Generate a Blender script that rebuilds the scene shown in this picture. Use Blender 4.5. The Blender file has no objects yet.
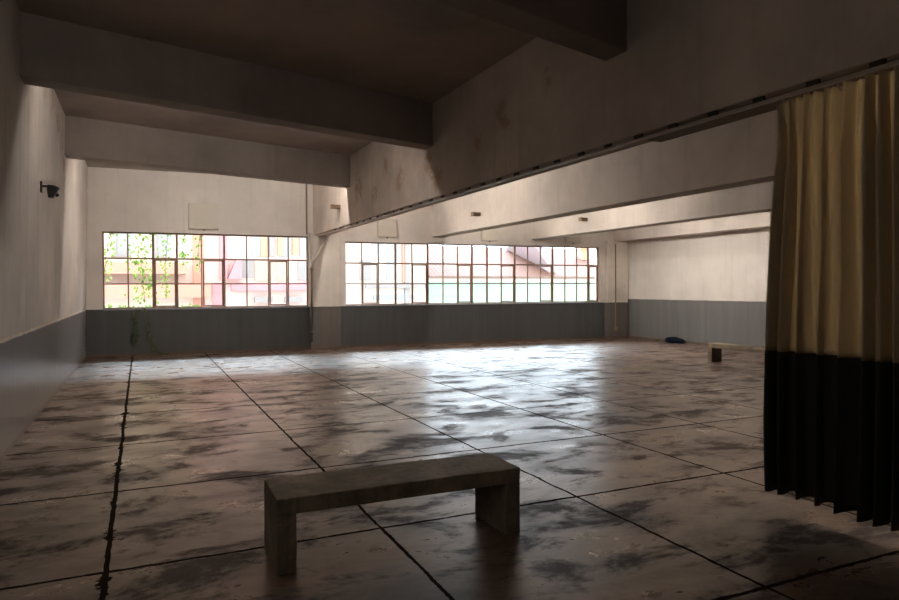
import bpy, bmesh, math, random
from mathutils import Vector, Matrix, noise as mnoise
random.seed(7)
SC = bpy.context.scene
COL = SC.collection
R = math.radians

# ------------------------------------------------------------------ camera, sky, sun, exposure
cam_d = bpy.data.cameras.new('camera'); cam = bpy.data.objects.new('camera', cam_d); COL.objects.link(cam)
cam_d.sensor_width = 36; cam_d.lens = 36 * 671.4 / 899; cam_d.clip_end = 300; cam_d.clip_start = .05
yaw, pit, rol = R(24.702), R(1.031), R(-.235)
fwd = Vector((math.sin(yaw) * math.cos(pit), math.cos(yaw) * math.cos(pit), -math.sin(pit)))
ri = Vector((math.cos(yaw), -math.sin(yaw), 0)); up = ri.cross(fwd)
rr = ri * math.cos(rol) + up * math.sin(rol); uu = up * math.cos(rol) - ri * math.sin(rol)
cam.matrix_world = Matrix(((rr.x, uu.x, -fwd.x, 0), (rr.y, uu.y, -fwd.y, 0), (rr.z, uu.z, -fwd.z, 1.7), (0, 0, 0, 1)))
SC.camera = cam

SKY_FRONT = 3.8                                # hazy bright sky on the sun's side, over the houses opposite
SKY_REAR = 1.8                                  # clear sky behind this building
SKY_HIGH = 30.0
EXPO = 1.0
FILL_FAR = 125.0  # from here down: output of fill tubes added out of view
FILL_RIGHT = 150.0
FILL_BACK = 130.0
FILL_MID = 44.0
FILL_FORE = 14.0
FILL_NEAR = 17.0
world = bpy.data.worlds.new('sky'); SC.world = world; world.use_nodes = True
nt = world.node_tree; nt.nodes.clear()
tc = nt.nodes.new('ShaderNodeTexCoord'); sp = nt.nodes.new('ShaderNodeSeparateXYZ')
rmp = nt.nodes.new('ShaderNodeMapRange'); rmp.interpolation_type = 'SMOOTHSTEP'
bg = nt.nodes.new('ShaderNodeBackground'); wo = nt.nodes.new('ShaderNodeOutputWorld')
nt.links.new(tc.outputs['Generated'], sp.inputs[0]); nt.links.new(sp.outputs['Y'], rmp.inputs[0])
rmp.inputs[1].default_value = .1; rmp.inputs[2].default_value = .5; rmp.inputs[3].default_value = 0; rmp.inputs[4].default_value = 1
cm = nt.nodes.new('ShaderNodeMix'); cm.data_type = 'RGBA'; nt.links.new(rmp.outputs[0], cm.inputs[0])
cm.inputs[6].default_value = (1.0, .93, .86, 1); cm.inputs[7].default_value = (.70, .85, 1.0, 1); nt.links.new(cm.outputs[2], bg.inputs['Color'])
hi = nt.nodes.new('ShaderNodeMapRange'); hi.interpolation_type = 'SMOOTHSTEP'        # brighter haze higher up
nt.links.new(sp.outputs['Z'], hi.inputs[0]); hi.inputs[1].default_value = .28; hi.inputs[2].default_value = .55; hi.inputs[3].default_value = SKY_FRONT; hi.inputs[4].default_value = SKY_HIGH
mu = nt.nodes.new('ShaderNodeMath'); mu.operation = 'MULTIPLY_ADD'; nt.links.new(hi.outputs[0], mu.inputs[0]); mu.inputs[2].default_value = SKY_REAR
nt.links.new(rmp.outputs[0], mu.inputs[1]); nt.links.new(mu.outputs[0], bg.inputs['Strength'])
nt.links.new(bg.outputs[0], wo.inputs[0])
SC.view_settings.view_transform = 'Standard'; SC.view_settings.look = 'None'
SC.view_settings.exposure = EXPO; SC.view_settings.gamma = 1; SC.view_settings.use_curve_mapping = False
SC.cycles.diffuse_bounces = 8; SC.cycles.max_bounces = 14; SC.cycles.transparent_max_bounces = 16
SC.cycles.caustics_reflective = False; SC.cycles.sample_clamp_indirect = 8

WROT = R(-2.56); WY = 18.94                     # window wall: turned slightly against the room
def wloc(s, o, z):                              # along the window wall, outward, up -> room
    return Vector((s * math.cos(WROT) - o * math.sin(WROT), WY + s * math.sin(WROT) + o * math.cos(WROT), z))
# daylight openings: portals only steer the sky's own light
for s0, s1, z0, z1 in ((-.87, 4.285, 1.195, 3.16), (5.335, 13.99, 1.23, 3.04)):
    ld = bpy.data.lights.new('window_daylight', 'AREA'); ld.shape = 'RECTANGLE'; ld.size = s1 - s0; ld.size_y = z1 - z0
    lo = bpy.data.objects.new('window_daylight', ld); COL.objects.link(lo)
    lo.location = wloc((s0 + s1) / 2, .31, (z0 + z1) / 2)
    lo.rotation_euler = (R(-90), 0, WROT)
    ld.cycles.is_portal = True

# ------------------------------------------------------------------ mesh helpers
class MB:
    def __init__(s): s.bm = bmesh.new(); s.mi = 0
    def face(s, vs):
        try:
            f = s.bm.faces.new(vs); f.material_index = s.mi; return f
        except ValueError: return None
    def hexa(s, p):                             # 8 points: bottom ring, top ring
        v = [s.bm.verts.new(q) for q in p]
        for a in ((3, 2, 1, 0), (4, 5, 6, 7), (0, 1, 5, 4), (1, 2, 6, 5), (2, 3, 7, 6), (3, 0, 4, 7)): s.face([v[i] for i in a])
        return s
    def box(s, x0, x1, y0, y1, z0, z1, M=None):
        p = [(x0, y0, z0), (x1, y0, z0), (x1, y1, z0), (x0, y1, z0), (x0, y0, z1), (x1, y0, z1), (x1, y1, z1), (x0, y1, z1)]
        if M is not None: p = [M @ Vector(q) for q in p]
        return s.hexa(p)
    def prism(s, pts, axis, a, b):              # outline extruded along an axis
        def mk(p, t): return {'x': (t, p[0], p[1]), 'y': (p[0], t, p[1]), 'z': (p[0], p[1], t)}[axis]
        lo = [s.bm.verts.new(mk(p, a)) for p in pts]; hi = [s.bm.verts.new(mk(p, b)) for p in pts]
        n = len(pts); s.face(lo[::-1]); s.face(hi)
        for i in range(n): s.face([lo[i], lo[(i + 1) % n], hi[(i + 1) % n], hi[i]])
        return s
    def tube(s, path, r, n=10, cap=True):
        path = [Vector(p) for p in path]; rings = []
        rs = r if isinstance(r, (list, tuple)) else [r] * len(path)
        ref = None
        for i, p in enumerate(path):
            d = (path[min(i + 1, len(path) - 1)] - path[max(i - 1, 0)]).normalized()
            if ref is None:
                ref = Vector((0, 0, 1)) if abs(d.z) < .9 else Vector((1, 0, 0))
            a = (ref - d * ref.dot(d)).normalized(); ref = a; b = d.cross(a)
            rings.append([s.bm.verts.new(p + (a * math.cos(2 * math.pi * k / n) + b * math.sin(2 * math.pi * k / n)) * rs[i]) for k in range(n)])
        for A, B in zip(rings, rings[1:]):
            for k in range(n): s.face([A[k], A[(k + 1) % n], B[(k + 1) % n], B[k]])
        if cap: s.face(rings[0][::-1]); s.face(rings[-1])
        return s
    def build(s, name, mats, parent=None, smooth=False, bevel=0, seg=2, recalc=True):
        if recalc: bmesh.ops.recalc_face_normals(s.bm, faces=s.bm.faces[:])
        me = bpy.data.meshes.new(name); s.bm.to_mesh(me); s.bm.free()
        for m in (mats if isinstance(mats, (list, tuple)) else [mats]): me.materials.append(m)
        if smooth:
            for p in me.polygons: p.use_smooth = True
        o = bpy.data.objects.new(name, me); COL.objects.link(o)
        if parent is not None: o.parent = parent
        if bevel:
            bv = o.modifiers.new('edge', 'BEVEL'); bv.width = bevel; bv.segments = seg; bv.limit_method = 'ANGLE'; bv.angle_limit = R(40)
        return o
def tag(o, label, cat, group=None, kind=None):
    o['label'] = label; o['category'] = cat
    if group: o['group'] = group
    if kind: o['kind'] = kind
    return o
def thing(name, label, cat, loc=(0, 0, 0), rz=0, group=None, kind=None):
    o = bpy.data.objects.new(name, None); COL.objects.link(o); o.location = loc; o.rotation_euler = (0, 0, rz)
    o.empty_display_size = .1
    return tag(o, label, cat, group, kind)

# ------------------------------------------------------------------ material helpers
class NT:
    def __init__(s, name):
        s.m = bpy.data.materials.new(name); s.m.use_nodes = True; s.t = s.m.node_tree; s.t.nodes.clear()
        s.out = s.n('ShaderNodeOutputMaterial'); s.b = s.n('ShaderNodeBsdfPrincipled'); s.l(s.b.outputs[0], s.out.inputs[0])
        s._p = None
    def n(s, k, **kw):
        x = s.t.nodes.new(k)
        for a, b in kw.items(): setattr(x, a, b)
        return x
    def l(s, a, b): s.t.links.new(a, b)
    def set(s, sock, v):
        if hasattr(v, 'node'): s.l(v, sock)
        else: sock.default_value = v
    def pos(s):
        if s._p is None: s._p = s.n('ShaderNodeNewGeometry').outputs['Position']
        return s._p
    def obj(s): return s.n('ShaderNodeTexCoord').outputs['Object']
    def sep(s, v):
        x = s.n('ShaderNodeSeparateXYZ'); s.l(v, x.inputs[0]); return x.outputs
    def math(s, op, a, b=0.0, c=None, clamp=False):
        x = s.n('ShaderNodeMath', operation=op); x.use_clamp = clamp
        s.set(x.inputs[0], a); s.set(x.inputs[1], b)
        if c is not None: s.set(x.inputs[2], c)
        return x.outputs[0]
    def scale(s, v, sc):
        x = s.n('ShaderNodeVectorMath', operation='MULTIPLY'); s.l(v, x.inputs[0]); x.inputs[1].default_value = sc; return x.outputs[0]
    def noise(s, v, sc, det=5, rough=.55, dist=0):
        x = s.n('ShaderNodeTexNoise'); s.l(v, x.inputs['Vector']); x.inputs['Scale'].default_value = sc
        x.inputs['Detail'].default_value = det; x.inputs['Roughness'].default_value = rough; x.inputs['Distortion'].default_value = dist
        return x.outputs[0]
    def ramp(s, v, *st):
        x = s.n('ShaderNodeValToRGB'); s.l(v, x.inputs[0]); e = x.color_ramp.elements
        while len(e) < len(st): e.new(.5)
        for i, (p, c) in enumerate(st):
            e[i].position = p; e[i].color = (c, c, c, 1) if not isinstance(c, (tuple, list)) else tuple(c) + (1,)
        return x.outputs[0]
    def step(s, v, a, b): # smooth 0..1
        x = s.n('ShaderNodeMapRange'); x.interpolation_type = 'SMOOTHSTEP'; s.set(x.inputs[0], v); s.set(x.inputs[1], a); s.set(x.inputs[2], b); return x.outputs[0]
    def mix(s, f, a, b, bt='MIX'):
        x = s.n('ShaderNodeMix', data_type='RGBA', blend_type=bt); s.set(x.inputs[0], f)
        for i, v in ((6, a), (7, b)): s.set(x.inputs[i], v if hasattr(v, 'node') else tuple(v) + (1,) if len(v) == 3 else v)
        return x.outputs[2]
    def bump(s, hgt, st=.3, d=.02):
        x = s.n('ShaderNodeBump'); s.l(hgt, x.inputs['Height']); x.inputs['Strength'].default_value = st; x.inputs['Distance'].default_value = d
        s.l(x.outputs[0], s.b.inputs['Normal'])
    def fin(s, col, rough=.6, spec=.5, metal=0):
        s.set(s.b.inputs['Base Color'], col if hasattr(col, 'node') else tuple(col) + (1,))
        s.set(s.b.inputs['Roughness'], rough); s.b.inputs['Specular IOR Level'].default_value = spec; s.b.inputs['Metallic'].default_value = metal
        return s.m
def plain(name, col, rough=.6, spec=.4, metal=0, var=.15, sc=6):
    k = NT(name); n = k.noise(k.obj(), sc, 6)
    d = tuple(c * (1 - var) for c in col); e = tuple(min(1, c * (1 + var)) for c in col)
    k.bump(n, .12, .01)
    return k.fin(k.mix(n, d, e), rough, spec, metal)

def plaster(name, col, stain=(.24, .16, .1), band=None, spots=(), streak=.5, chip=0, rough=.75, drough=.45, amount=.16, dirt=True):
    """painted plaster; band = (height, colour) of the grey dado paint; spots = (x, y, z, radius) of rusty flaking"""
    k = NT(name); p = k.pos(); x, y, z = k.sep(p)
    big = k.noise(p, .55, 6, .6); fine = k.noise(p, 5, 8, .65)
    st = k.noise(k.scale(p, (3.5, 3.5, .18)), 1.6, 6, .65)
    lo = tuple(c * (1 - amount * 1.6) for c in col); hi = tuple(min(.92, c * (1 + amount * .6)) for c in col)
    c = k.mix(k.step(big, .3, .7), lo, hi)
    c = k.mix(k.math('MULTIPLY', k.step(st, .5, .72), streak * .45), c, tuple(a * .55 for a in col))
    c = k.mix(k.math('MULTIPLY', k.step(fine, .6, .75), .35), c, tuple(a * .72 for a in col))
    mottled = k.noise(p, 7, 9, .75, .4); mid3 = k.noise(p, 3.2, 6, .7, .6)
    for sx, sy, sz, r in spots:
        vm = k.n('ShaderNodeVectorMath', operation='DISTANCE'); k.l(p, vm.inputs[0]); vm.inputs[1].default_value = (sx, sy, sz)
        m = k.math('SUBTRACT', 1.0, k.step(vm.outputs['Value'], r * .25, r))
        m = k.math('MULTIPLY', m, k.step(k.math('MULTIPLY_ADD', m, .10, k.math('MULTIPLY_ADD', mid3, .6, k.math('MULTIPLY', mottled, .4))), .53, .63))
        c = k.mix(k.math('MULTIPLY', m, .62), c, stain)
    r = rough
    if band:
        bh, bc = band
        wob = k.math('MULTIPLY_ADD', k.noise(p, 3, 6, .7), .03, bh - .015)
        f = k.math('LESS_THAN', z, wob)
        bl = tuple(a * .86 for a in bc); bhg = tuple(a * 1.12 for a in bc)
        b = k.mix(k.step(st, .3, .7), bl, bhg)
        b = k.mix(k.math('MULTIPLY', k.step(k.noise(p, 2.2, 8, .7), .58, .74), .45), b, tuple(a * .6 for a in bc))
        c = k.mix(f, c, b)
        if chip:
            ch = k.math('MULTIPLY_ADD', k.noise(p, 9, 6, .7), chip * 2.2, -chip * .55)
            e = k.math('ABSOLUTE', k.math('SUBTRACT', z, wob))
            c = k.mix(k.math('LESS_THAN', e, ch), c, (.78, .66, .54))
        mr = k.n('ShaderNodeMix', data_type='FLOAT'); k.l(f, mr.inputs[0]); mr.inputs[2].default_value = rough; mr.inputs[3].default_value = drough
        r = mr.outputs[0]
    if dirt:
        dz = k.math('MULTIPLY_ADD', k.noise(p, 6, 5, .7), .09, .012)
        c = k.mix(k.math('MULTIPLY', k.math('LESS_THAN', z, dz), .8), c, (.10, .06, .035))
    k.bump(k.math('MULTIPLY_ADD', fine, .4, mottled), .16, .012)
    return k.fin(c, r, .4)

CREAM = (.60, .545, .49)
DADO = (.052, .053, .051)
M = {}
M['wall_left'] = plaster('plaster_left', (.56, .50, .445), band=(1.19, (.185, .175, .172)), chip=.03, drough=.28, streak=.8, stain=(.30, .13, .07),
                         spots=((-1.17, 11.6, 4.6, .5), (-1.17, 12.45, 4.42, .42), (-1.17, 13.0, 4.2, .45), (-1.17, 10.8, 4.5, .35), (-1.17, 13.4, 3.9, .3)))
M['wall_back'] = plaster('plaster_window_wall', CREAM, band=(1.19, DADO), drough=.5, streak=.5, amount=.10)
M['wall_right'] = plaster('plaster_right', (.66, .61, .55), band=(1.30, (.125, .122, .118)), drough=.4, streak=.5, amount=.10)
M['column'] = plaster('plaster_column', (.58, .52, .45), band=(1.19, (.085, .072, .063)), drough=.55, streak=.6)
M['girder'] = plaster('plaster_girder', (.58, .49, .42), dirt=False, streak=.7, amount=.2,
                      stain=(.33, .17, .09), spots=((4.42, 10.4, 3.75, .42), (4.42, 7.85, 3.98, .42), (4.42, 11.8, 3.72, .36), (4.42, 12.6, 4.1, .3), (4.42, 14.4, 3.9, .6),
                             (4.42, 6.85, 4.18, .25), (4.42, 10.1, 3.48, .36), (4.42, 13.3, 3.6, .4), (4.42, 8.6, 3.8, .3)))
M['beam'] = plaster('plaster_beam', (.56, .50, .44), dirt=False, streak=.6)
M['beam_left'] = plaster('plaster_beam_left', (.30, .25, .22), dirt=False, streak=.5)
M['ceiling'] = plaster('plaster_ceiling', (.42, .355, .315), dirt=False, streak=.1)
M['sill'] = plain('grey_sill_paint', (.22, .22, .23), .4)
M['unseen'] = plaster('plaster_rear', (.40, .35, .30), band=(1.19, DADO))
M['iron'] = plain('rusty_window_iron', (.20, .115, .075), .6, .4, 0, .4, 9)
M['iron_light'] = plain('cream_window_paint', (.62, .58, .52), .6)
M['pipe_pale'] = plain('pale_pipe_paint', (.60, .54, .46), .5)
M['pipe_dark'] = plain('dark_pipe', (.05, .045, .04), .5)
M['rust_pipe'] = plain('brown_pipe', (.20, .14, .095), .6)
M['panel'] = plain('olive_beige_paint', (.50, .455, .385), .6, .3, 0, .05)
M['black'] = plain('black_plastic', (.012, .012, .014), .35)
M['lens'] = plain('lens_glass', (.005, .005, .008), .06, .6)
M['rail'] = plain('rail_metal', (.42, .36, .31), .45, .5, .3)
M['gap'] = plain('rail_slot', (.03, .025, .02), .7)
M['bracket'] = plain('brown_timber_stub', (.17, .11, .065), .7)
M['board'] = plain('old_board', (.20, .15, .11), .75, .3, 0, .35, 5)
M['navy'] = plain('navy_cloth', (.002, .004, .009), 1.0, .05, 0, .4)
M['stem'] = plain('ivy_stem', (.10, .07, .04), .8)
k = NT('window_glass')
tr = k.n('ShaderNodeBsdfTransparent'); tr.inputs[0].default_value = (.95, .965, .96, 1)
gl = k.n('ShaderNodeBsdfGlossy'); gl.inputs['Roughness'].default_value = .03
lw = k.n('ShaderNodeFresnel'); lw.inputs[0].default_value = 1.45
mx = k.n('ShaderNodeMixShader'); k.l(lw.outputs[0], mx.inputs[0]); k.l(tr.outputs[0], mx.inputs[1]); k.l(gl.outputs[0], mx.inputs[2])
k.l(mx.outputs[0], k.out.inputs[0]); M['glass'] = k.m
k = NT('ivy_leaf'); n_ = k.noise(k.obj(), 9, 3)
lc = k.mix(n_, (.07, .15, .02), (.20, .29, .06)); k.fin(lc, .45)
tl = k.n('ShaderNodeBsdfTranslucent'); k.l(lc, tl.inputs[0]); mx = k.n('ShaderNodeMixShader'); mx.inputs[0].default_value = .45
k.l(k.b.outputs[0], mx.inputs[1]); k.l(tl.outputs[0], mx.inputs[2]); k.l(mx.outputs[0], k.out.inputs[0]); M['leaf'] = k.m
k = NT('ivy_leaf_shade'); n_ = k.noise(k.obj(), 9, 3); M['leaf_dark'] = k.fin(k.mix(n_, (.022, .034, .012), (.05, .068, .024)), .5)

def cloth(name, col, trans):
    k = NT(name); p = k.obj(); n = k.noise(k.scale(p, (1, 1, .08)), 22, 4)
    c = k.mix(n, tuple(a * .86 for a in col), col); k.fin(c, .85, .15)
    if trans:
        t = k.n('ShaderNodeBsdfTranslucent'); k.l(k.mix(.5, c, (.62, .50, .29)), t.inputs[0]); x = k.n('ShaderNodeMixShader'); x.inputs[0].default_value = trans
        k.l(k.b.outputs[0], x.inputs[1]); k.l(t.outputs[0], x.inputs[2]); k.l(x.outputs[0], k.out.inputs[0])
    return k.m
M['cream_cloth'] = cloth('cream_curtain_cloth', (.82, .72, .53), .45)
M['dark_cloth'] = cloth('black_curtain_cloth', (.045, .039, .036), 0)

# bench: grey-olive weathered cast concrete with board marks
k = NT('bench_concrete'); p = k.obj(); big = k.noise(p, 3.2, 7, .65); fine = k.noise(p, 28, 6, .6)
stz = k.noise(k.scale(p, (9, 9, .5)), 3, 5, .6)
c = k.mix(k.step(big, .3, .72), (.125, .098, .064), (.31, .245, .168))
c = k.mix(k.math('MULTIPLY', k.step(stz, .5, .7), .4), c, (.09, .072, .045))
c = k.mix(k.math('MULTIPLY', k.step(fine, .58, .72), .35), c, (.36, .32, .25))
k.bump(k.math('MULTIPLY_ADD', fine, .5, stz), .35, .008); M['bench'] = k.fin(c, .7, .35)

# floor: worn burnished concrete, cut in slabs by ragged dark joints
JX = [-.21, 1.53, 3.2, 4.82, 6.29, 7.79, 9.3, 10.8, 12.3, 13.8]
JY = [-2.9, -1.0, .85, 2.68, 4.5, 6.27, 8.13, 10.1, 11.9, 13.7, 15.6, 17.5]
k = NT('concrete_floor'); p = k.pos()
warp = k.noise(p, 2.3, 5, .7)
x, y, z = k.sep(p)
wb = k.math('MULTIPLY_ADD', warp, .05, -.025)
xw = k.math('ADD', x, wb); yw = k.math('ADD', y, wb)
rag = k.noise(p, 5.0, 8, .8)
def joint(co, lst):
    d = None
    for j in lst:
        e = k.math('ABSOLUTE', k.math('SUBTRACT', co, j))
        d = e if d is None else k.math('MINIMUM', d, e)
    return d
dx = joint(xw, JX); dy = joint(yw, JY)
# the first joint is broken out wider than the others
d0 = k.math('ABSOLUTE', k.math('SUBTRACT', xw, JX[0]))
wx = k.math('MULTIPLY_ADD', rag, .026, .0)
wy = k.math('MULTIPLY_ADD', rag, .038, -.003)
w0 = k.math('MULTIPLY_ADD', k.math('MAXIMUM', k.math('SUBTRACT', k.noise(p, 3.1, 9, .75), .54), 0.0), .55, k.math('MULTIPLY_ADD', rag, .018, .008))
jm = k.math('MAXIMUM', k.math('MAXIMUM', k.math('LESS_THAN', dx, wx), k.math('LESS_THAN', dy, wy)), k.math('LESS_THAN', d0, w0))
big = k.noise(p, .42, 5, .6, .3)
ps = k.scale(p, (1, 1.7, 1))
mid = k.noise(ps, 1.25, 10, .66, .25)
blot = k.noise(k.scale(p, (1.0, 1.6, 1)), 1.15, 10, .68, .4)
fin_ = k.noise(p, 9, 8, .7)
cc = k.mix(k.step(mid, .34, .66), (.042, .024, .016), (.155, .088, .056))
cc = k.mix(k.math('MULTIPLY', k.step(big, .42, .62), .4), cc, (.14, .082, .054))
cc = k.mix(k.math('MULTIPLY', k.step(fin_, .55, .72), .18), cc, (.07, .045, .034))
patch = k.step(k.math('MULTIPLY_ADD', fin_, .12, blot), .54, .67)
cc = k.mix(k.math('MULTIPLY', patch, .75), cc, (.040, .026, .020))
cc = k.mix(k.math('MULTIPLY', jm, .93), cc, (.020, .014, .011))
ro = k.ramp(mid, (.34, .40), (.5, .31), (.66, .25))
ro = k.math('ADD', ro, k.math('MULTIPLY', k.math('MAXIMUM', jm, patch), .25), clamp=True)
k.bump(k.math('SUBTRACT', k.math('MULTIPLY_ADD', fin_, .04, k.math('MULTIPLY', mid, .2)), jm), .05, .008)
M['floor'] = k.fin(cc, ro, .7)
k.b.inputs['IOR'].default_value = 2.0; k.b.inputs['Specular Tint'].default_value = (1, .89, .79, 1)
k.l(k.math('MULTIPLY', k.math('SUBTRACT', 1.0, k.math('MAXIMUM', jm, k.math('MULTIPLY', patch, .9))), k.ramp(mid, (.34, .65), (.56, 1.0))), k.b.inputs['Specular IOR Level'])

# ------------------------------------------------------------------ room shell
XL, XR, YF, ZC = -1.25, 15.05, -5.0, 4.75
def wallmb(boxes):
    mb = MB()
    for b in boxes:
        s0, s1, o0, o1, z0, z1 = b
        mb.hexa([wloc(s0, o0, z0), wloc(s1, o0, z0), wloc(s1, o1, z0), wloc(s0, o1, z0), wloc(s0, o0, z1), wloc(s1, o0, z1), wloc(s1, o1, z1), wloc(s0, o1, z1)])
    return mb
ST = 'structure'
tag(MB().box(XL - .3, XR + .3, YF - .3, 19.35, -.25, 0).build('floor', M['floor']), 'worn brown-grey concrete floor cut into square slabs by dark joints', 'floor', kind=ST)
tag(MB().box(XL - .3, XR + .3, YF - .3, 19.35, ZC, ZC + .3).build('ceiling', M['ceiling']), 'plain plastered ceiling slab above the beams', 'ceiling', kind=ST)
tag(MB().prism([(-1.6, 0), (-1.275, 0), (-1.165, ZC), (-1.6, ZC)], 'y', YF - .3, 19.3).build('wall_left', M['wall_left']), 'left wall, stained cream plaster above glossy grey dado', 'wall', kind=ST)
tag(MB().box(XR, XR + .3, YF - .3, 19.3, 0, ZC).build('wall_right', M['wall_right']), 'right wall, pale plaster above a grey dado', 'wall', kind=ST)
tag(MB().box(XL, XR, YF - .3, YF, 0, ZC).build('wall_front', M['unseen']), 'plain wall at the near end of the hall', 'wall', kind=ST)
W1 = (-.87, 4.285, 1.195, 3.16); W2 = (5.335, 13.99, 1.21, 3.04); WT = .3
sL, sR = XL - .02, XR + .06
mb = wallmb([(sL, sR, 0, WT, 0, 1.195), (sL, W1[0], 0, WT, 1.195, ZC), (W1[0], W1[1], 0, WT, W1[3], ZC), (W1[1], W2[0], 0, WT, 1.195, ZC),
             (W2[0], W2[1], 0, WT, W2[3], ZC), (W2[1], sR, 0, WT, 1.195, ZC), (W2[0], W2[1], 0.02, WT, 1.195, W2[2])])
tag(mb.build('wall_back', M['wall_back']), 'far wall with the two long windows, cream plaster over dark grey dado', 'wall', kind=ST)
tag(wallmb([(4.30, 5.17, -.14, 0, 0, 3.25)]).build('wall_column', M['column'], bevel=.012), 'square column between the two long windows', 'column', kind=ST)
tag(wallmb([(14.16, 15.0, -.16, 0, 0, 3.25)]).build('wall_column', M['column'], bevel=.012), 'square column in the right far corner beside the long window', 'column', kind=ST)

tag(wallmb([(-1.2, 4.3, WT, WT + .3, 3.44, 3.56)]).build('trim_1', M['sill']), 'outside ledge above the left window from which the ivy hangs', 'ledge', kind=ST)

# beams. the girder and the right-hand beams run to the window wall, the left bay's beams cross from left wall to girder
def ylen(x): return WY + x * math.tan(WROT) + .02
GX, GZ, GW = 4.42, 3.19, .37
def ybeam(x, w, z, m, label):
    mb = MB(); ya = ylen(x); yb = ylen(x + w)
    mb.hexa([(x, YF, z), (x + w, YF, z), (x + w, yb, z), (x, ya, z), (x, YF, ZC + .01), (x + w, YF, ZC + .01), (x + w, yb, ZC + .01), (x, ya, ZC + .01)])
    return tag(mb.build('ceiling_beam', m, bevel=.012), label, 'beam', kind=ST)
ybeam(GX, GW, GZ, M['girder'], 'deep stained girder running from the column between the windows to the curtain')
ybeam(8.0, .42, 3.24, M['beam'], 'second long beam, first one behind the girder')
ybeam(11.36, .42, 3.24, M['beam'], 'third long beam, second one behind the girder')
ybeam(14.56, .48, 3.24, M['beam'], 'long beam against the right wall')
BT = math.tan(R(15.5)); ZB = 4.05
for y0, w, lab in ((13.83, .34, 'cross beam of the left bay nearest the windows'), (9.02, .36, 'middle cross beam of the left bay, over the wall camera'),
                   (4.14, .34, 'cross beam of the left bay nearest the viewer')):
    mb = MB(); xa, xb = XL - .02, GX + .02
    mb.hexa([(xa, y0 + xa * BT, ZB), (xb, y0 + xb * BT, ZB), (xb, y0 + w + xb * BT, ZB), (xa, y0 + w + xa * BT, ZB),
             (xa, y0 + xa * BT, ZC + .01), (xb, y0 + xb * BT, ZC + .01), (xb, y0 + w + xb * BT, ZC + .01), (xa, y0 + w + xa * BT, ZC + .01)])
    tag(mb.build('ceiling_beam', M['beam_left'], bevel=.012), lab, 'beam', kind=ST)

# ------------------------------------------------------------------ windows
def make_window(name, label, W, mull, rows, vents, thick, dep=.13):
    root = thing(name, label, 'window', wloc(0, 0, 0), WROT, kind=ST)
    z0, z1 = W[2], W[3]
    fr = MB()
    d0, d1 = dep - .02, dep + .02
    fr.box(W[0], W[1], d0, d1, z0, z0 + .035); fr.box(W[0], W[1], d0, d1, z1 - .035, z1)
    fr.box(W[0], W[0] + .035, d0, d1, z0 + .035, z1 - .035); fr.box(W[1] - .035, W[1], d0, d1, z0 + .035, z1 - .035)
    for i, s in enumerate(mull[1:-1], 1):
        t = .028 if i in thick else .016
        fr.box(s - t, s + t, d0 + .002, d1 - .002, z0 + .035, z1 - .035)
    zs = rows
    for z in zs:
        for a, b in zip(mull, mull[1:]):
            if z == zs[0] and mull.index(a) in vents: continue
            fr.box(a + .02, b - .02, d0 + .005, d1 - .005, z - (.016 if z == zs[0] else .02), z + (.016 if z == zs[0] else .02))
    fr.build('window_frame', M['iron'], root)
    ed = [z0 + .035] + zs + [z1 - .035]
    gm = MB()
    for i, (a, b) in enumerate(zip(mull, mull[1:])):
        for j in range(3):
            if i in vents and j < 2: continue
            gm.box(a + .012, b - .012, dep - .002, dep + .002, ed[j] + .01, ed[j + 1] - .01)
    gm.build('pane', M['glass'], root)
    for i in vents:                             # opening sash, standing a little ajar about its right edge
        a, b = mull[i], mull[i + 1]
        wd = b - a - .05; lo, hi = ed[0] + .005, zs[1] - .022
        sm = MB()
        t = .026
        sm.box(-wd, 0, -.018, .018, lo, lo + t * 1.3); sm.box(-wd, 0, -.018, .018, hi - t * 1.3, hi)
        sm.box(-wd, -wd + t * 1.5, -.018, .018, lo + t, hi - t); sm.box(-t * 1.5, 0, -.018, .018, lo + t, hi - t)
        sm.box(-wd + t, -t, -.012, .012, zs[0] - .016, zs[0] + .016)
        sash = sm.build('sash', M['iron'], root); sash.location = (b - .025, dep, 0); sash.rotation_euler = (0, 0, R(vents[i]))
        pm = MB(); pm.box(-wd + t, -t, -.002, .002, lo + t, zs[0] - .01); pm.box(-wd + t, -t, -.002, .002, zs[0] + .01, hi - t)
        pm.build('pane', M['glass'], sash)
        hm = MB(); hm.box(-wd + .005, -wd + .02, -.05, -.018, (lo + hi) / 2 - .05, (lo + hi) / 2 + .05); hm.build('handle', M['iron'], sash)
    sl = MB(); sl.box(W[0], W[1], -.03, dep - .02, z0 - .03, z0 + .004); sl.build('window_sill', M['sill'], root)
    return root
M['sill'] = plain('grey_sill_paint', (.22, .22, .23), .4)
m1 = [-.87, -.292, .301, .871, 1.475, 2.051, 2.633, 3.206, 3.749, 4.285]
m2 = [5.335, 5.85, 6.349, 6.87, 7.387, 7.887, 8.384, 8.867, 9.352, 9.866, 10.365, 10.844, 11.31, 11.78, 12.231, 12.701, 13.152, 13.593, 13.99]
make_window('window_1', 'left steel-framed window of nine panes across, ivy hanging behind it', W1, m1, [1.835, 2.49], {2: 0, 4: -9, 7: -14}, (3, 5, 2))
make_window('window_2', 'long right steel-framed window of eighteen panes across, facing a mint wall', W2, m2, [1.83, 2.43],
            {1: -14, 4: -14, 7: -9, 10: -16, 13: -16, 17: 0}, (3, 9, 5, 8, 11, 14, 17))

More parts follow.
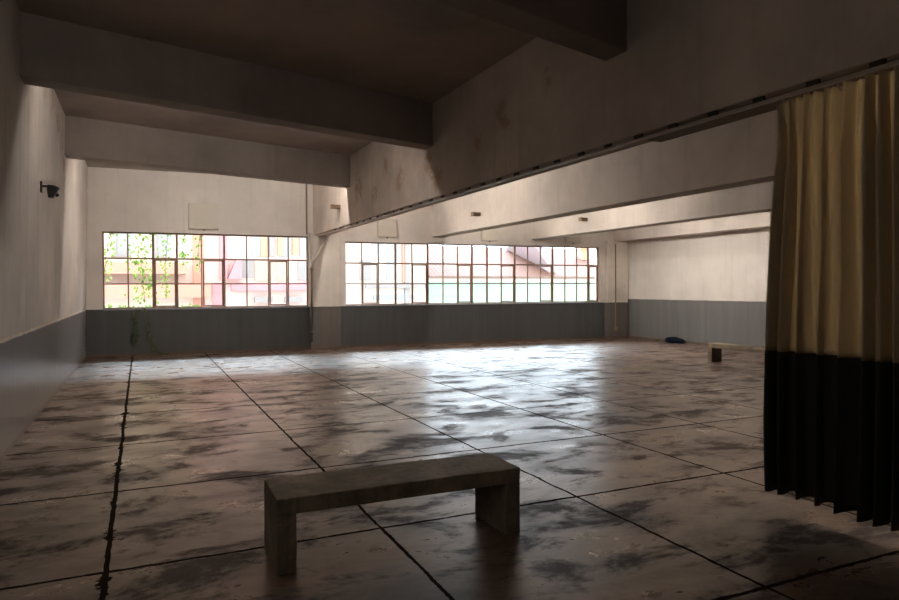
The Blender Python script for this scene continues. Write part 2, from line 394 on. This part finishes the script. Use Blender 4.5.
# ------------------------------------------------------------------ benches
def bench(label, loc, rz, L, Wd, H, th, lt, group=None):
    t = thing('bench', label, 'bench', loc, rz, group)
    def rough(mb, amp):
        for v in mb.bm.verts:
            v.co += Vector((mnoise.noise(v.co * 9), mnoise.noise(v.co * 9 + Vector((5, 1, 2))), mnoise.noise(v.co * 9 + Vector((1, 7, 3))))) * amp
    m = MB(); m.box(0, L, 0, Wd, H - th, H); bmesh.ops.subdivide_edges(m.bm, edges=m.bm.edges[:], cuts=9, use_grid_fill=True); rough(m, .005)
    m.build('seat', M['bench'], t, bevel=.008)
    for x0, x1 in ((.0, lt), (L - lt, L)):
        m = MB(); m.box(x0, x1, .004, Wd - .004, .0, H - th + .003); bmesh.ops.subdivide_edges(m.bm, edges=m.bm.edges[:], cuts=5, use_grid_fill=True); rough(m, .004)
        for v in m.bm.verts: v.co.z = max(v.co.z, 0)
        m.build('leg', M['bench'], t, bevel=.007)
    return t
bench('long low concrete bench in the foreground, standing across a floor joint', (.715, 4.0, 0), R(-.3), 1.655, .48, .458, .103, .116)
bench('distant concrete bench by the right wall, partly behind the curtain edge', (12.13, 9.85, 0), R(92.5), 1.6, .33, .42, .10, .12)

# ------------------------------------------------------------------ curtain and rail
def curtain():
    CX, Y0, Y1 = 4.445, 1.5, 3.66
    t = thing('curtain', 'floor-length two-tone curtain, cream above and black below, hung from the girder', 'curtain', (CX, (Y0 + Y1) / 2, 0))
    yc = (Y0 + Y1) / 2
    N = 330
    rnd = random.Random(3)
    ph = []; a = 0
    steps = []
    # fold phase runs unevenly so folds differ in width
    for i in range(N + 1): steps.append(1 + .34 * math.sin(i * .047 + 1.0) + .24 * math.sin(i * .113))
    tot = sum(steps); acc = 0
    for i in range(N + 1): acc += steps[i]; ph.append(acc / tot)
    NF = 17
    def pt(i, z):
        u = i / N; q = ph[i] * NF * 2 * math.pi
        h = (z - .13) / 3.03
        top = max(0, (h - .80) / .20)
        amp = .066 + .022 * math.sin(i * .05 + 2) + .016 * (1 - h)
        amp *= (1 - .35 * top)
        s = math.sin(q + .35 * math.sin(z * 1.1 + u * 9))
        x = amp * (s + (.22 + .38 * max(0, h)) * math.sin(2 * q + 1.1 + z * .5)) + .012 * math.sin(3.1 * q + z * 2)
        x += top * .018 * math.sin(q * 3.0 + .5)
        y = Y1 + (Y0 - Y1) * u + .030 * math.cos(q * 1.0) * (1 - .5 * top)
        if u < .12: y += (1 - u / .12) * (.05 * (1 - h) - .035 * math.exp(-((z - 2.7) / .35) ** 2) + .02 * math.sin(z * 2.2))
        y += .012 * math.sin(z * 1.3 + i * .02)
        # small pinch tucks at the heading
        return Vector((x, y - yc, z))
    def sheet(z0, z1, nz, wav=0, sag=0):
        m = MB(); g = []
        for j in range(nz + 1):
            row = []
            for i in range(N + 1):
                z = z0 + (z1 - z0) * j / nz
                p = pt(i, z)
                if sag and j == nz: p.z -= sag * abs(math.sin(i * math.pi / 17.0)) ** .6
                if wav and j == 0: p.z += wav * math.sin(ph[i] * NF * 2 * math.pi + .7)
                row.append(m.bm.verts.new(p))
            g.append(row)
        for j in range(nz):
            for i in range(N): m.face([g[j][i], g[j][i + 1], g[j + 1][i + 1], g[j + 1][i]])
        return m
    def fin(m, name, mat):
        o = m.build(name, mat, t, smooth=True); s = o.modifiers.new('thickness', 'SOLIDIFY'); s.thickness = .004; s.offset = 0; return o
    fin(sheet(1.205, 3.108, 36, 0, .010), 'upper_cloth', M['cream_cloth'])['label'] = 'cream upper curtain cloth'
    fin(sheet(.135, 1.212, 18, .008), 'lower_cloth', M['dark_cloth'])['label'] = 'black lower curtain cloth'
    n = 0
    for i in range(8, N, 34):
        p = pt(i, 3.08); m = MB(); m.tube([(p.x, p.y, 3.07), (0.0, p.y, 3.10), (0.0, p.y, 3.124)], .006, 6); m.build('hook', M['rail'], t)
    return t
curtain()
# rail fixed to the foot of the girder on small blocks
t = thing('curtain_rail', 'thin metal curtain rail on small dark blocks along the foot of the girder', 'rail', (4.445, 0, 3.14))
MB().prism([(-.018, -.014), (.018, -.014), (.018, .010), (-.018, .010)], 'y', -3.0, 18.2).build('track', M['rail'], t)
y = 16.5; ys = []
while y > -2.5: ys.append(y); y -= .47
for y in ys: MB().box(-.014, .014, y - .05, y + .05, .010, .05).build('block', M['gap'], t)
tag(MB().box(4.50, 4.76, -3, 5.25, 3.150, 3.186).build('board', M['board'], bevel=.004), 'old brown board fixed under the girder beside the curtain', 'board')

# ------------------------------------------------------------------ wall and beam fittings
t = thing('security_camera', 'black security camera on an arm high on the left wall', 'camera', (-1.203, 10.5, 3.06))
MB().box(0, .02, -.06, .06, -.06, .09).build('base_plate', M['black'], t, bevel=.004)
MB().tube([(.015, 0, .03), (.10, 0, .03), (.14, 0, .02)], .016, 8).build('arm', M['black'], t)
m = MB(); m.prism([(.075, -.02), (.09, -.125), (.155, -.125), (.205, -.03), (.23, .012), (.16, .045), (.08, .05)], 'y', -.055, .055)
m.build('housing', M['black'], t, bevel=.012)
m = MB(); m.tube([(.165, 0, -.085), (.205, 0, -.062)], [.032, .032], 14); m.build('lens', M['lens'], t)
for (x, y, z), lab in (((4.42, 15.95, 3.675), 'small brown stub projecting from the stained girder near the column'),
                       ((8.0, 15.5, 3.60), 'small brown stub projecting from the second beam'),
                       ((11.36, 15.5, 3.60), 'small brown stub projecting from the third beam')):
    t = thing('bracket', lab, 'bracket', (x, y, z), 0, 'brown stubs on the long beams')
    MB().box(-.19, 0, -.06, .06, -.045, .045).build('stub', M['bracket'], t, bevel=.005)
    MB().box(-.22, -.19, -.075, .075, -.055, .055).build('end_plate', M['bracket'], t, bevel=.004)
for s0, s1, z0, z1, lab in ((1.16, 1.92, 3.27, 3.95, 'large square beige box on the far wall above the left window'),
                            (6.29, 6.86, 3.19, 3.71, 'square beige box above the right window, just behind the girder'),
                            (9.60, 10.16, 3.16, 3.68, 'square beige box above the right window, behind the second beam'),
                            (12.63, 13.2, 3.16, 3.68, 'square beige box above the right window, behind the third beam')):
    t = thing('wall_box', lab, 'box', wloc((s0 + s1) / 2, 0, z0), WROT, 'beige boxes above the windows')
    w = (s1 - s0) / 2; hh = z1 - z0
    MB().box(-w, w, -.085, 0, 0, hh).build('housing', M['panel'], t, bevel=.008)
    MB().box(-w + .02, w - .02, -.097, -.085, .02, hh - .02).build('cover', M['panel'], t, bevel=.004)
    MB().box(-.02, .02, -.06, -.02, -.04, 0).build('outlet', M['rust_pipe'], t)
t = thing('drain_pipe', 'pipe slanting from the girder and running down the column edge', 'pipe', wloc(4.33, -.14, 0), WROT)
MB().tube([(.53, -.045, 3.17), (.06, -.045, 2.50), (.0, -.045, 2.40), (.0, -.045, 2.28)], .045, 12).build('elbow_pipe', M['pipe_pale'], t, smooth=True)
MB().tube([(0, -.045, 2.30), (0, -.045, 1.22)], .026, 10).build('riser', M['rust_pipe'], t, smooth=True)
MB().tube([(0, -.045, 1.24), (0, -.045, .22)], .032, 10).build('lower_pipe', M['pipe_dark'], t, smooth=True)
for z in (2.22, 1.26, .5): MB().box(-.05, .05, -.082, 0.0, z - .012, z + .012).build('clamp', M['rust_pipe'], t)
t = thing('conduit', 'thin brown conduit in the corner where the girder meets the far wall', 'pipe', wloc(4.24, 0, 3.2), WROT)
MB().tube([(0, -.03, 0), (0, -.03, 1.5)], .022, 8).build('tube', M['rust_pipe'], t)
t = thing('conduit', 'thin conduit down the front of the right corner column', 'pipe', wloc(14.48, -.16, .25), WROT)
MB().tube([(0, -.02, .05), (0, -.02, 2.9)], .02, 8).build('tube', M['rust_pipe'], t)
MB().box(-.06, .06, -.06, 0, 0, .12).build('junction_box', M['rust_pipe'], t)
# dark bundle at the foot of the right wall
bm = bmesh.new(); bmesh.ops.create_icosphere(bm, subdivisions=4, radius=1)
for v in bm.verts:
    c = v.co.copy(); n = mnoise.noise(c * 2.2) * .22 + mnoise.noise(c * 6) * .06
    taper = 1 - .28 * max(0, -c.y)
    v.co = Vector((c.x * .17, c.y * .40, (max(c.z, -.55) + .55) * .115 * taper)) * (1 + n * .5)
    v.co.z = max(0, v.co.z)
mb = MB(); mb.bm.free(); mb.bm = bm
o = mb.build('cloth_bundle', M['navy'], smooth=True); o.location = (14.78, 15.7, .001)
tag(o, 'dark blue crumpled bundle lying at the foot of the right wall', 'bundle')

# ------------------------------------------------------------------ added fill tubes, unseen on beams and left wall, to brighten the hall
for nm, st in (('tube', FILL_FAR), ('tube_mid', FILL_MID), ('tube_right', FILL_RIGHT), ('tube_back', FILL_BACK), ('tube_fore', FILL_FORE), ('tube_near', FILL_NEAR)):
    k = NT('lamp_' + nm); em = k.n('ShaderNodeEmission'); em.inputs[0].default_value = (1, .945, .885, 1); em.inputs[1].default_value = st
    k.l(em.outputs[0], k.out.inputs[0]); M[nm] = k.m
M['lamp_body'] = plain('lamp_enamel', (.7, .68, .64), .4)
def fill_lamp(label, loc, rz, L, group=None, mat='tube'):  # made-up fixture, brightens the hall from where it is not seen
    t = thing('tube_lamp', label, 'lamp', loc, rz, group)
    MB().box(-L / 2, L / 2, 0, .06, -.05, .05).build('housing', M['lamp_body'], t, bevel=.005)
    for x in (-L / 2 + .02, L / 2 - .02): MB().box(x - .015, x + .015, .06, .12, -.025, .025).build('lamp_holder', M['lamp_body'], t)
    MB().tube([(-L / 2 + .03, .1, 0), (L / 2 - .03, .1, 0)], .018, 10).build('tube', M[mat], t, smooth=True)
ba = R(15.5)
for i, x in enumerate((.6, 2.0, 3.4)):
    fill_lamp('tube lamp on the window side of the far cross beam, %s' % ('nearest the left wall', 'middle one', 'nearest the girder')[i], (x, 13.83 + .34 + x * BT + .003, 4.42), ba, 1.25, 'tube lamps of the left bay')
for i, (bx, w) in enumerate(((GX, GW), (8.0, .42), (11.36, .42))):
    for j, y in enumerate((13.2, 15.0, 16.8)):
        if i == 2 and j == 2: continue
        fill_lamp('tube lamp on the far face of the %s, %s' % (('girder', 'second beam', 'third beam')[i], ('farthest from the windows', 'middle one', 'nearest the windows')[j]), (bx + w + .003, y, 3.75), R(-90), 1.25, 'tube lamps of the right bays', 'tube_right')

for i, x in enumerate((.3, 1.7, 3.1)):
    fill_lamp('tube lamp on the window side of the middle cross beam, %s' % ('nearest the left wall', 'middle one', 'nearest the girder')[i], (x, 9.02 + .36 + x * BT + .003, 4.2), ba, 1.25, 'tube lamps of the left bay', 'tube_mid')
for i, x in enumerate((-.55, .9)):
    fill_lamp('tube lamp on the window side of the nearest cross beam, %s' % ('farther from the girder', 'nearest the girder')[i], (x, 4.14 + .34 + x * BT + .003, 4.42), ba, 1.25, 'tube lamps of the left bay', 'tube_fore')
for i, y in enumerate((.6, 2.3)):
    fill_lamp('tube lamp on the left wall at the near end, %s' % ('farther back', 'nearer the hall')[i], (-1.203, y, 3.0), R(-90), 1.25, 'tube lamps of the near end', 'tube_near')
for i, y in enumerate((1.6, 3.1)):
    fill_lamp('tube lamp on the second beam behind the curtain, %s' % ('nearer the end wall', 'nearer the windows')[i], (7.997, y, 3.7), R(90), 1.25, 'tube lamps behind the curtain', 'tube_back')

# ------------------------------------------------------------------ ivy
def leaf(m, c, d, nrm, s):
    d = d.normalized(); n = (nrm - d * nrm.dot(d)).normalized(); b = d.cross(n)
    P = [c, c + d * s * .25 + b * s * .42 + n * s * .08, c + d * s * .62 + b * s * .30, c + d * s, c + d * s * .62 - b * s * .30, c + d * s * .25 - b * s * .42 + n * s * .08]
    v = [m.bm.verts.new(q) for q in P]; m.face([v[0], v[1], v[2], v[3]]); m.face([v[0], v[3], v[4], v[5]])
def ivy(label, path, count, spread, size, mat, seed):
    rnd = random.Random(seed)
    base = Vector(path[0]); t = thing('ivy', label, 'ivy', base, 0, 'ivy strands at the left window')
    pts = [Vector(p) - base for p in path]
    fine = []
    for a, b in zip(pts, pts[1:]):
        for q in range(8): fine.append(a.lerp(b, q / 8) + Vector((rnd.uniform(-1, 1), 0, rnd.uniform(-1, 1))) * .012)
    fine.append(pts[-1])
    MB().tube(fine, .006, 6).build('stem', M['stem'], t)
    m = MB()
    for i in range(count):
        u = rnd.random() ** .9 * (len(fine) - 1); j = min(int(u), len(fine) - 2); c = fine[j].lerp(fine[j + 1], u - j)
        c = c + Vector((rnd.gauss(0, spread), rnd.uniform(-.02, .05), rnd.gauss(0, spread * .5)))
        if mat == M['leaf_dark']: c.y = min(c.y, .0)
        leaf(m, c, Vector((rnd.uniform(-.7, .7), rnd.uniform(-.2, .2), -1)), Vector((rnd.uniform(-.6, .6), -1, rnd.uniform(-.2, .7))), size * rnd.uniform(.7, 1.25))
    m.build('leaves', mat, t, recalc=False)
def hang(s, z1, ds=0, o=.52): return [wloc(s, o, 3.438), wloc(s + .03, o, 3.2), wloc(s - .03 + ds * .5, o, (3.2 + z1) / 2), wloc(s + ds, o, z1)]
ivy('ivy strand hanging outside the leftmost pane of the left window', hang(-.72, 2.0, -.15), 70, .09, .075, M['leaf'], 1)
ivy('thickest ivy strand, hanging outside the second pane of the left window', hang(0.02, 1.35, .05), 210, .17, .075, M['leaf'], 2)
ivy('thin ivy strand hanging outside the third pane of the left window', hang(.62, 1.45, -.02), 105, .075, .068, M['leaf'], 3)
ivy('short ivy strand hanging outside the fourth pane of the left window', hang(1.02, 2.35, .02), 40, .06, .075, M['leaf'], 4)
ivy('pale ivy strand hanging outside the right half of the fourth pane of the left window', hang(1.42, 2.2, .04), 45, .07, .075, M['leaf'], 5)
ivy('low ivy creeping along the outer sill of the left window', [wloc(-.85, .40, 1.21), wloc(-.2, .41, 1.23), wloc(.6, .40, 1.21), wloc(1.5, .41, 1.23)], 170, .06, .075, M['leaf'], 6)
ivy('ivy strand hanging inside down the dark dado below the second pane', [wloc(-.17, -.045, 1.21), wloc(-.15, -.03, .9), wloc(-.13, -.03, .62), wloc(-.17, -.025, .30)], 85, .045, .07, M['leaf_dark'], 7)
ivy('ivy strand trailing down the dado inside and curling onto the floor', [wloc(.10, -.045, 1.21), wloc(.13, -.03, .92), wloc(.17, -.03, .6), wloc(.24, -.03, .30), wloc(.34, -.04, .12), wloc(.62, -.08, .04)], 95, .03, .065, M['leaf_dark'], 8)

# ------------------------------------------------------------------ street outside
GZ0 = -5.0
tag(MB().box(-30, 70, 19.3, 80, GZ0 - .2, GZ0).build('street_ground', plain('street_asphalt', (.25, .24, .23), .9)), 'street paving far below the windows', 'ground', kind=ST)
def ex(name, col): return plain(name, col, .8, .2, 0, .08, 1.5)
E_ = dict(terracotta=ex('terracotta_render', (.80, .46, .29)), rose=ex('rose_render', (.80, .55, .46)), white=ex('white_render', (.74, .70, .66)), salmon=ex('salmon_render', (.64, .36, .30)), pink=ex('pink_render', (.72, .58, .57)), magenta=ex('rose_paint', (.62, .36, .42)),
          grey=ex('grey_shutter', (.38, .39, .42)), pale=ex('pale_blue_glass', (.40, .45, .50)), orange=ex('orange_shutter', (.70, .48, .33)), mint=ex('mint_render', (.40, .64, .55)),
          brown=ex('brown_brick', (.60, .48, .42)), purple=ex('slate_gable', (.48, .42, .46)), coping=ex('white_coping', (.8, .78, .74)), tile_edge=ex('dark_tile_edge', (.26, .20, .18)))
k = NT('roof_tiles'); p = k.obj(); x, y, z = k.sep(p)
wv = k.math('SINE', k.math('MULTIPLY', x, 28)); n = k.noise(p, 3, 6)
k.bump(wv, .15, .03); E_['tiles'] = k.fin(k.mix(n, (.10, .050, .038), (.145, .078, .062)), .85, .2)
FY = 30.0
t = thing('apartment_house', 'pink and cream house across the street behind the left window', 'building', (0, FY, GZ0))
def eb(name, x0, x1, y0, y1, z0, z1, m, par=None, base=None):
    return MB().box(x0, x1, y0, y1, z0 - GZ0, z1 - GZ0).build(name, E_[m], par)
eb('wall', -12, 7.6, 0, 9, GZ0, 8.5, 'white', t)
eb('roof', -12.3, 7.8, -.3, 9.3, 8.5, 8.8, 'salmon', t)
eb('balcony', -6, 1.7, -1.0, 0, 2.30, 2.75, 'salmon', t); eb('balcony', -6, 2.6, -1.0, 0, 1.35, 1.92, 'salmon', t)
eb('balcony', -6, 1.7, -1.0, 0, 5.3, 5.75, 'salmon', t); eb('upper_wall', -12, 2.42, -.03, 0, 5.0, 8.5, 'terracotta', t); eb('upper_wall', 2.42, 7.6, -.07, -.04, 5.2, 8.5, 'rose', t)
eb('pilaster', 2.0, 2.42, -.18, 0, GZ0, 8.5, 'salmon', t)
eb('wall_panel', 2.42, 7.6, -.04, 0, GZ0, 8.5, 'pink', t)
for i, x0 in enumerate((-3.3, -.95, .55)):
    w = eb('window', x0, x0 + .62, -.05, 0, 3.0, 5.0, 'pale', t); eb('shutter', x0 - .02, x0 + .1, -.1, -.05, 3.0, 5.0, 'grey', w)
eb('drainpipe', 3.05, 3.34, -.3, -.04, 2.1, 8.5, 'magenta', t); eb('drainpipe', 2.75, 3.2, -.12, -.04, -2, 1.95, 'magenta', t)
m = MB(); m.prism([(3.34, 2.1 - GZ0), (3.9, 2.1 - GZ0), (3.9, 2.85 - GZ0), (3.7, 2.95 - GZ0)], 'y', -.5, -.04); m.build('bracket', E_['magenta'], t)
eb('window', 3.95, 4.45, -.08, -.04, 2.15, 2.95, 'grey', t)
for x0, w_, c, z0, z1 in ((4.35, .55, 'pale', 3.1, 4.9), (4.75, .28, 'orange', 3.1, 4.9), (5.12, .22, 'grey', 3.1, 4.9), (5.55, .5, 'pale', 3.1, 4.9), (5.48, .24, 'orange', 3.15, 4.6), (6.12, .22, 'orange', 3.2, 4.6), (6.45, .4, 'pale', 3.1, 4.9)):
    o0 = .06 if c == 'pale' else .12
    eb('window' if c == 'pale' else 'shutter', x0, x0 + w_, -o0 - .04, -.04, z0, z1, c, t)
for x0, w_, c in ((4.5, .75, 'brown'), (5.4, .6, 'brown'), (6.35, .4, 'grey')): eb('shutter', x0, x0 + w_, -.12, -.04, 2.05, 2.9, c, t)
eb('string_course', 3.5, 7.6, -.25, -.04, 1.62, 1.9, 'magenta', t)
for x0 in (4.45, 5.75): eb('awning', x0, x0 + .75, -.4, -.04, 1.1, 1.35, 'grey', t)
t = thing('corner_house', 'white house with grey windows behind the left end of the long window', 'building', (0, FY - .2, GZ0))
eb('wall', 8.2, 12.55, 0, 8, GZ0, 8.0, 'white', t); eb('roof', 8.0, 12.6, -.2, 8.2, 8.0, 8.3, 'tiles', t)
for x0, w_, z0, z1, c in ((9.15, .55, 2.05, 3.0, 'grey'), (9.75, .55, 3.0, 4.4, 'pale'), (10.5, .6, 3.0, 4.4, 'pale'), (10.45, .5, 2.1, 3.0, 'pale')): eb('window', x0, x0 + w_, -.06, 0, z0, z1, c, t)
eb('pilaster', 11.35, 11.6, -.12, 0, GZ0, 8, 'grey', t); eb('drainpipe', 11.22, 11.32, -.14, 0, 2.0, 8, 'salmon', t)
eb('string_course', 9.4, 12.4, -.2, 0, 1.7, 1.92, 'grey', t); eb('window', 9.8, 11.8, -.07, 0, 1.15, 1.4, 'pale', t)
t = thing('low_house', 'low mint-walled house with a tiled roof behind the long window', 'building', (0, FY, GZ0))
eb('wall', 12.62, 36, 0, 1.9, GZ0, 1.98, 'mint', t); eb('coping', 12.62, 36, -.12, .3, 1.98, 2.16, 'coping', t); eb('gutter', 12.62, 36, -.3, .2, 2.16, 2.28, 'tile_edge', t)
m = MB(); m.prism([(-.3, 2.28 - GZ0), (7.2, 2.28 - GZ0), (3.6, 4.0 - GZ0)], 'x', 12.62, 36.2); m.build('roof', E_['tiles'], t)
m = MB(); m.prism([(18.75, 4.0 - GZ0), (19.1, 4.0 - GZ0), (20.1, 3.2 - GZ0), (20.1, 2.42 - GZ0), (19.75, 2.42 - GZ0), (19.6, 2.95 - GZ0)], 'y', .2, 3.2); m.build('dormer', E_['purple'], t)
cy = MB().box(23.14, 23.46, 2.0, 2.4, 3.1 - GZ0, 3.9 - GZ0).build('chimney', E_['orange'], t); MB().box(23.0, 23.6, 1.9, 2.5, 3.9 - GZ0, 4.05 - GZ0).build('cap', E_['orange'], cy)
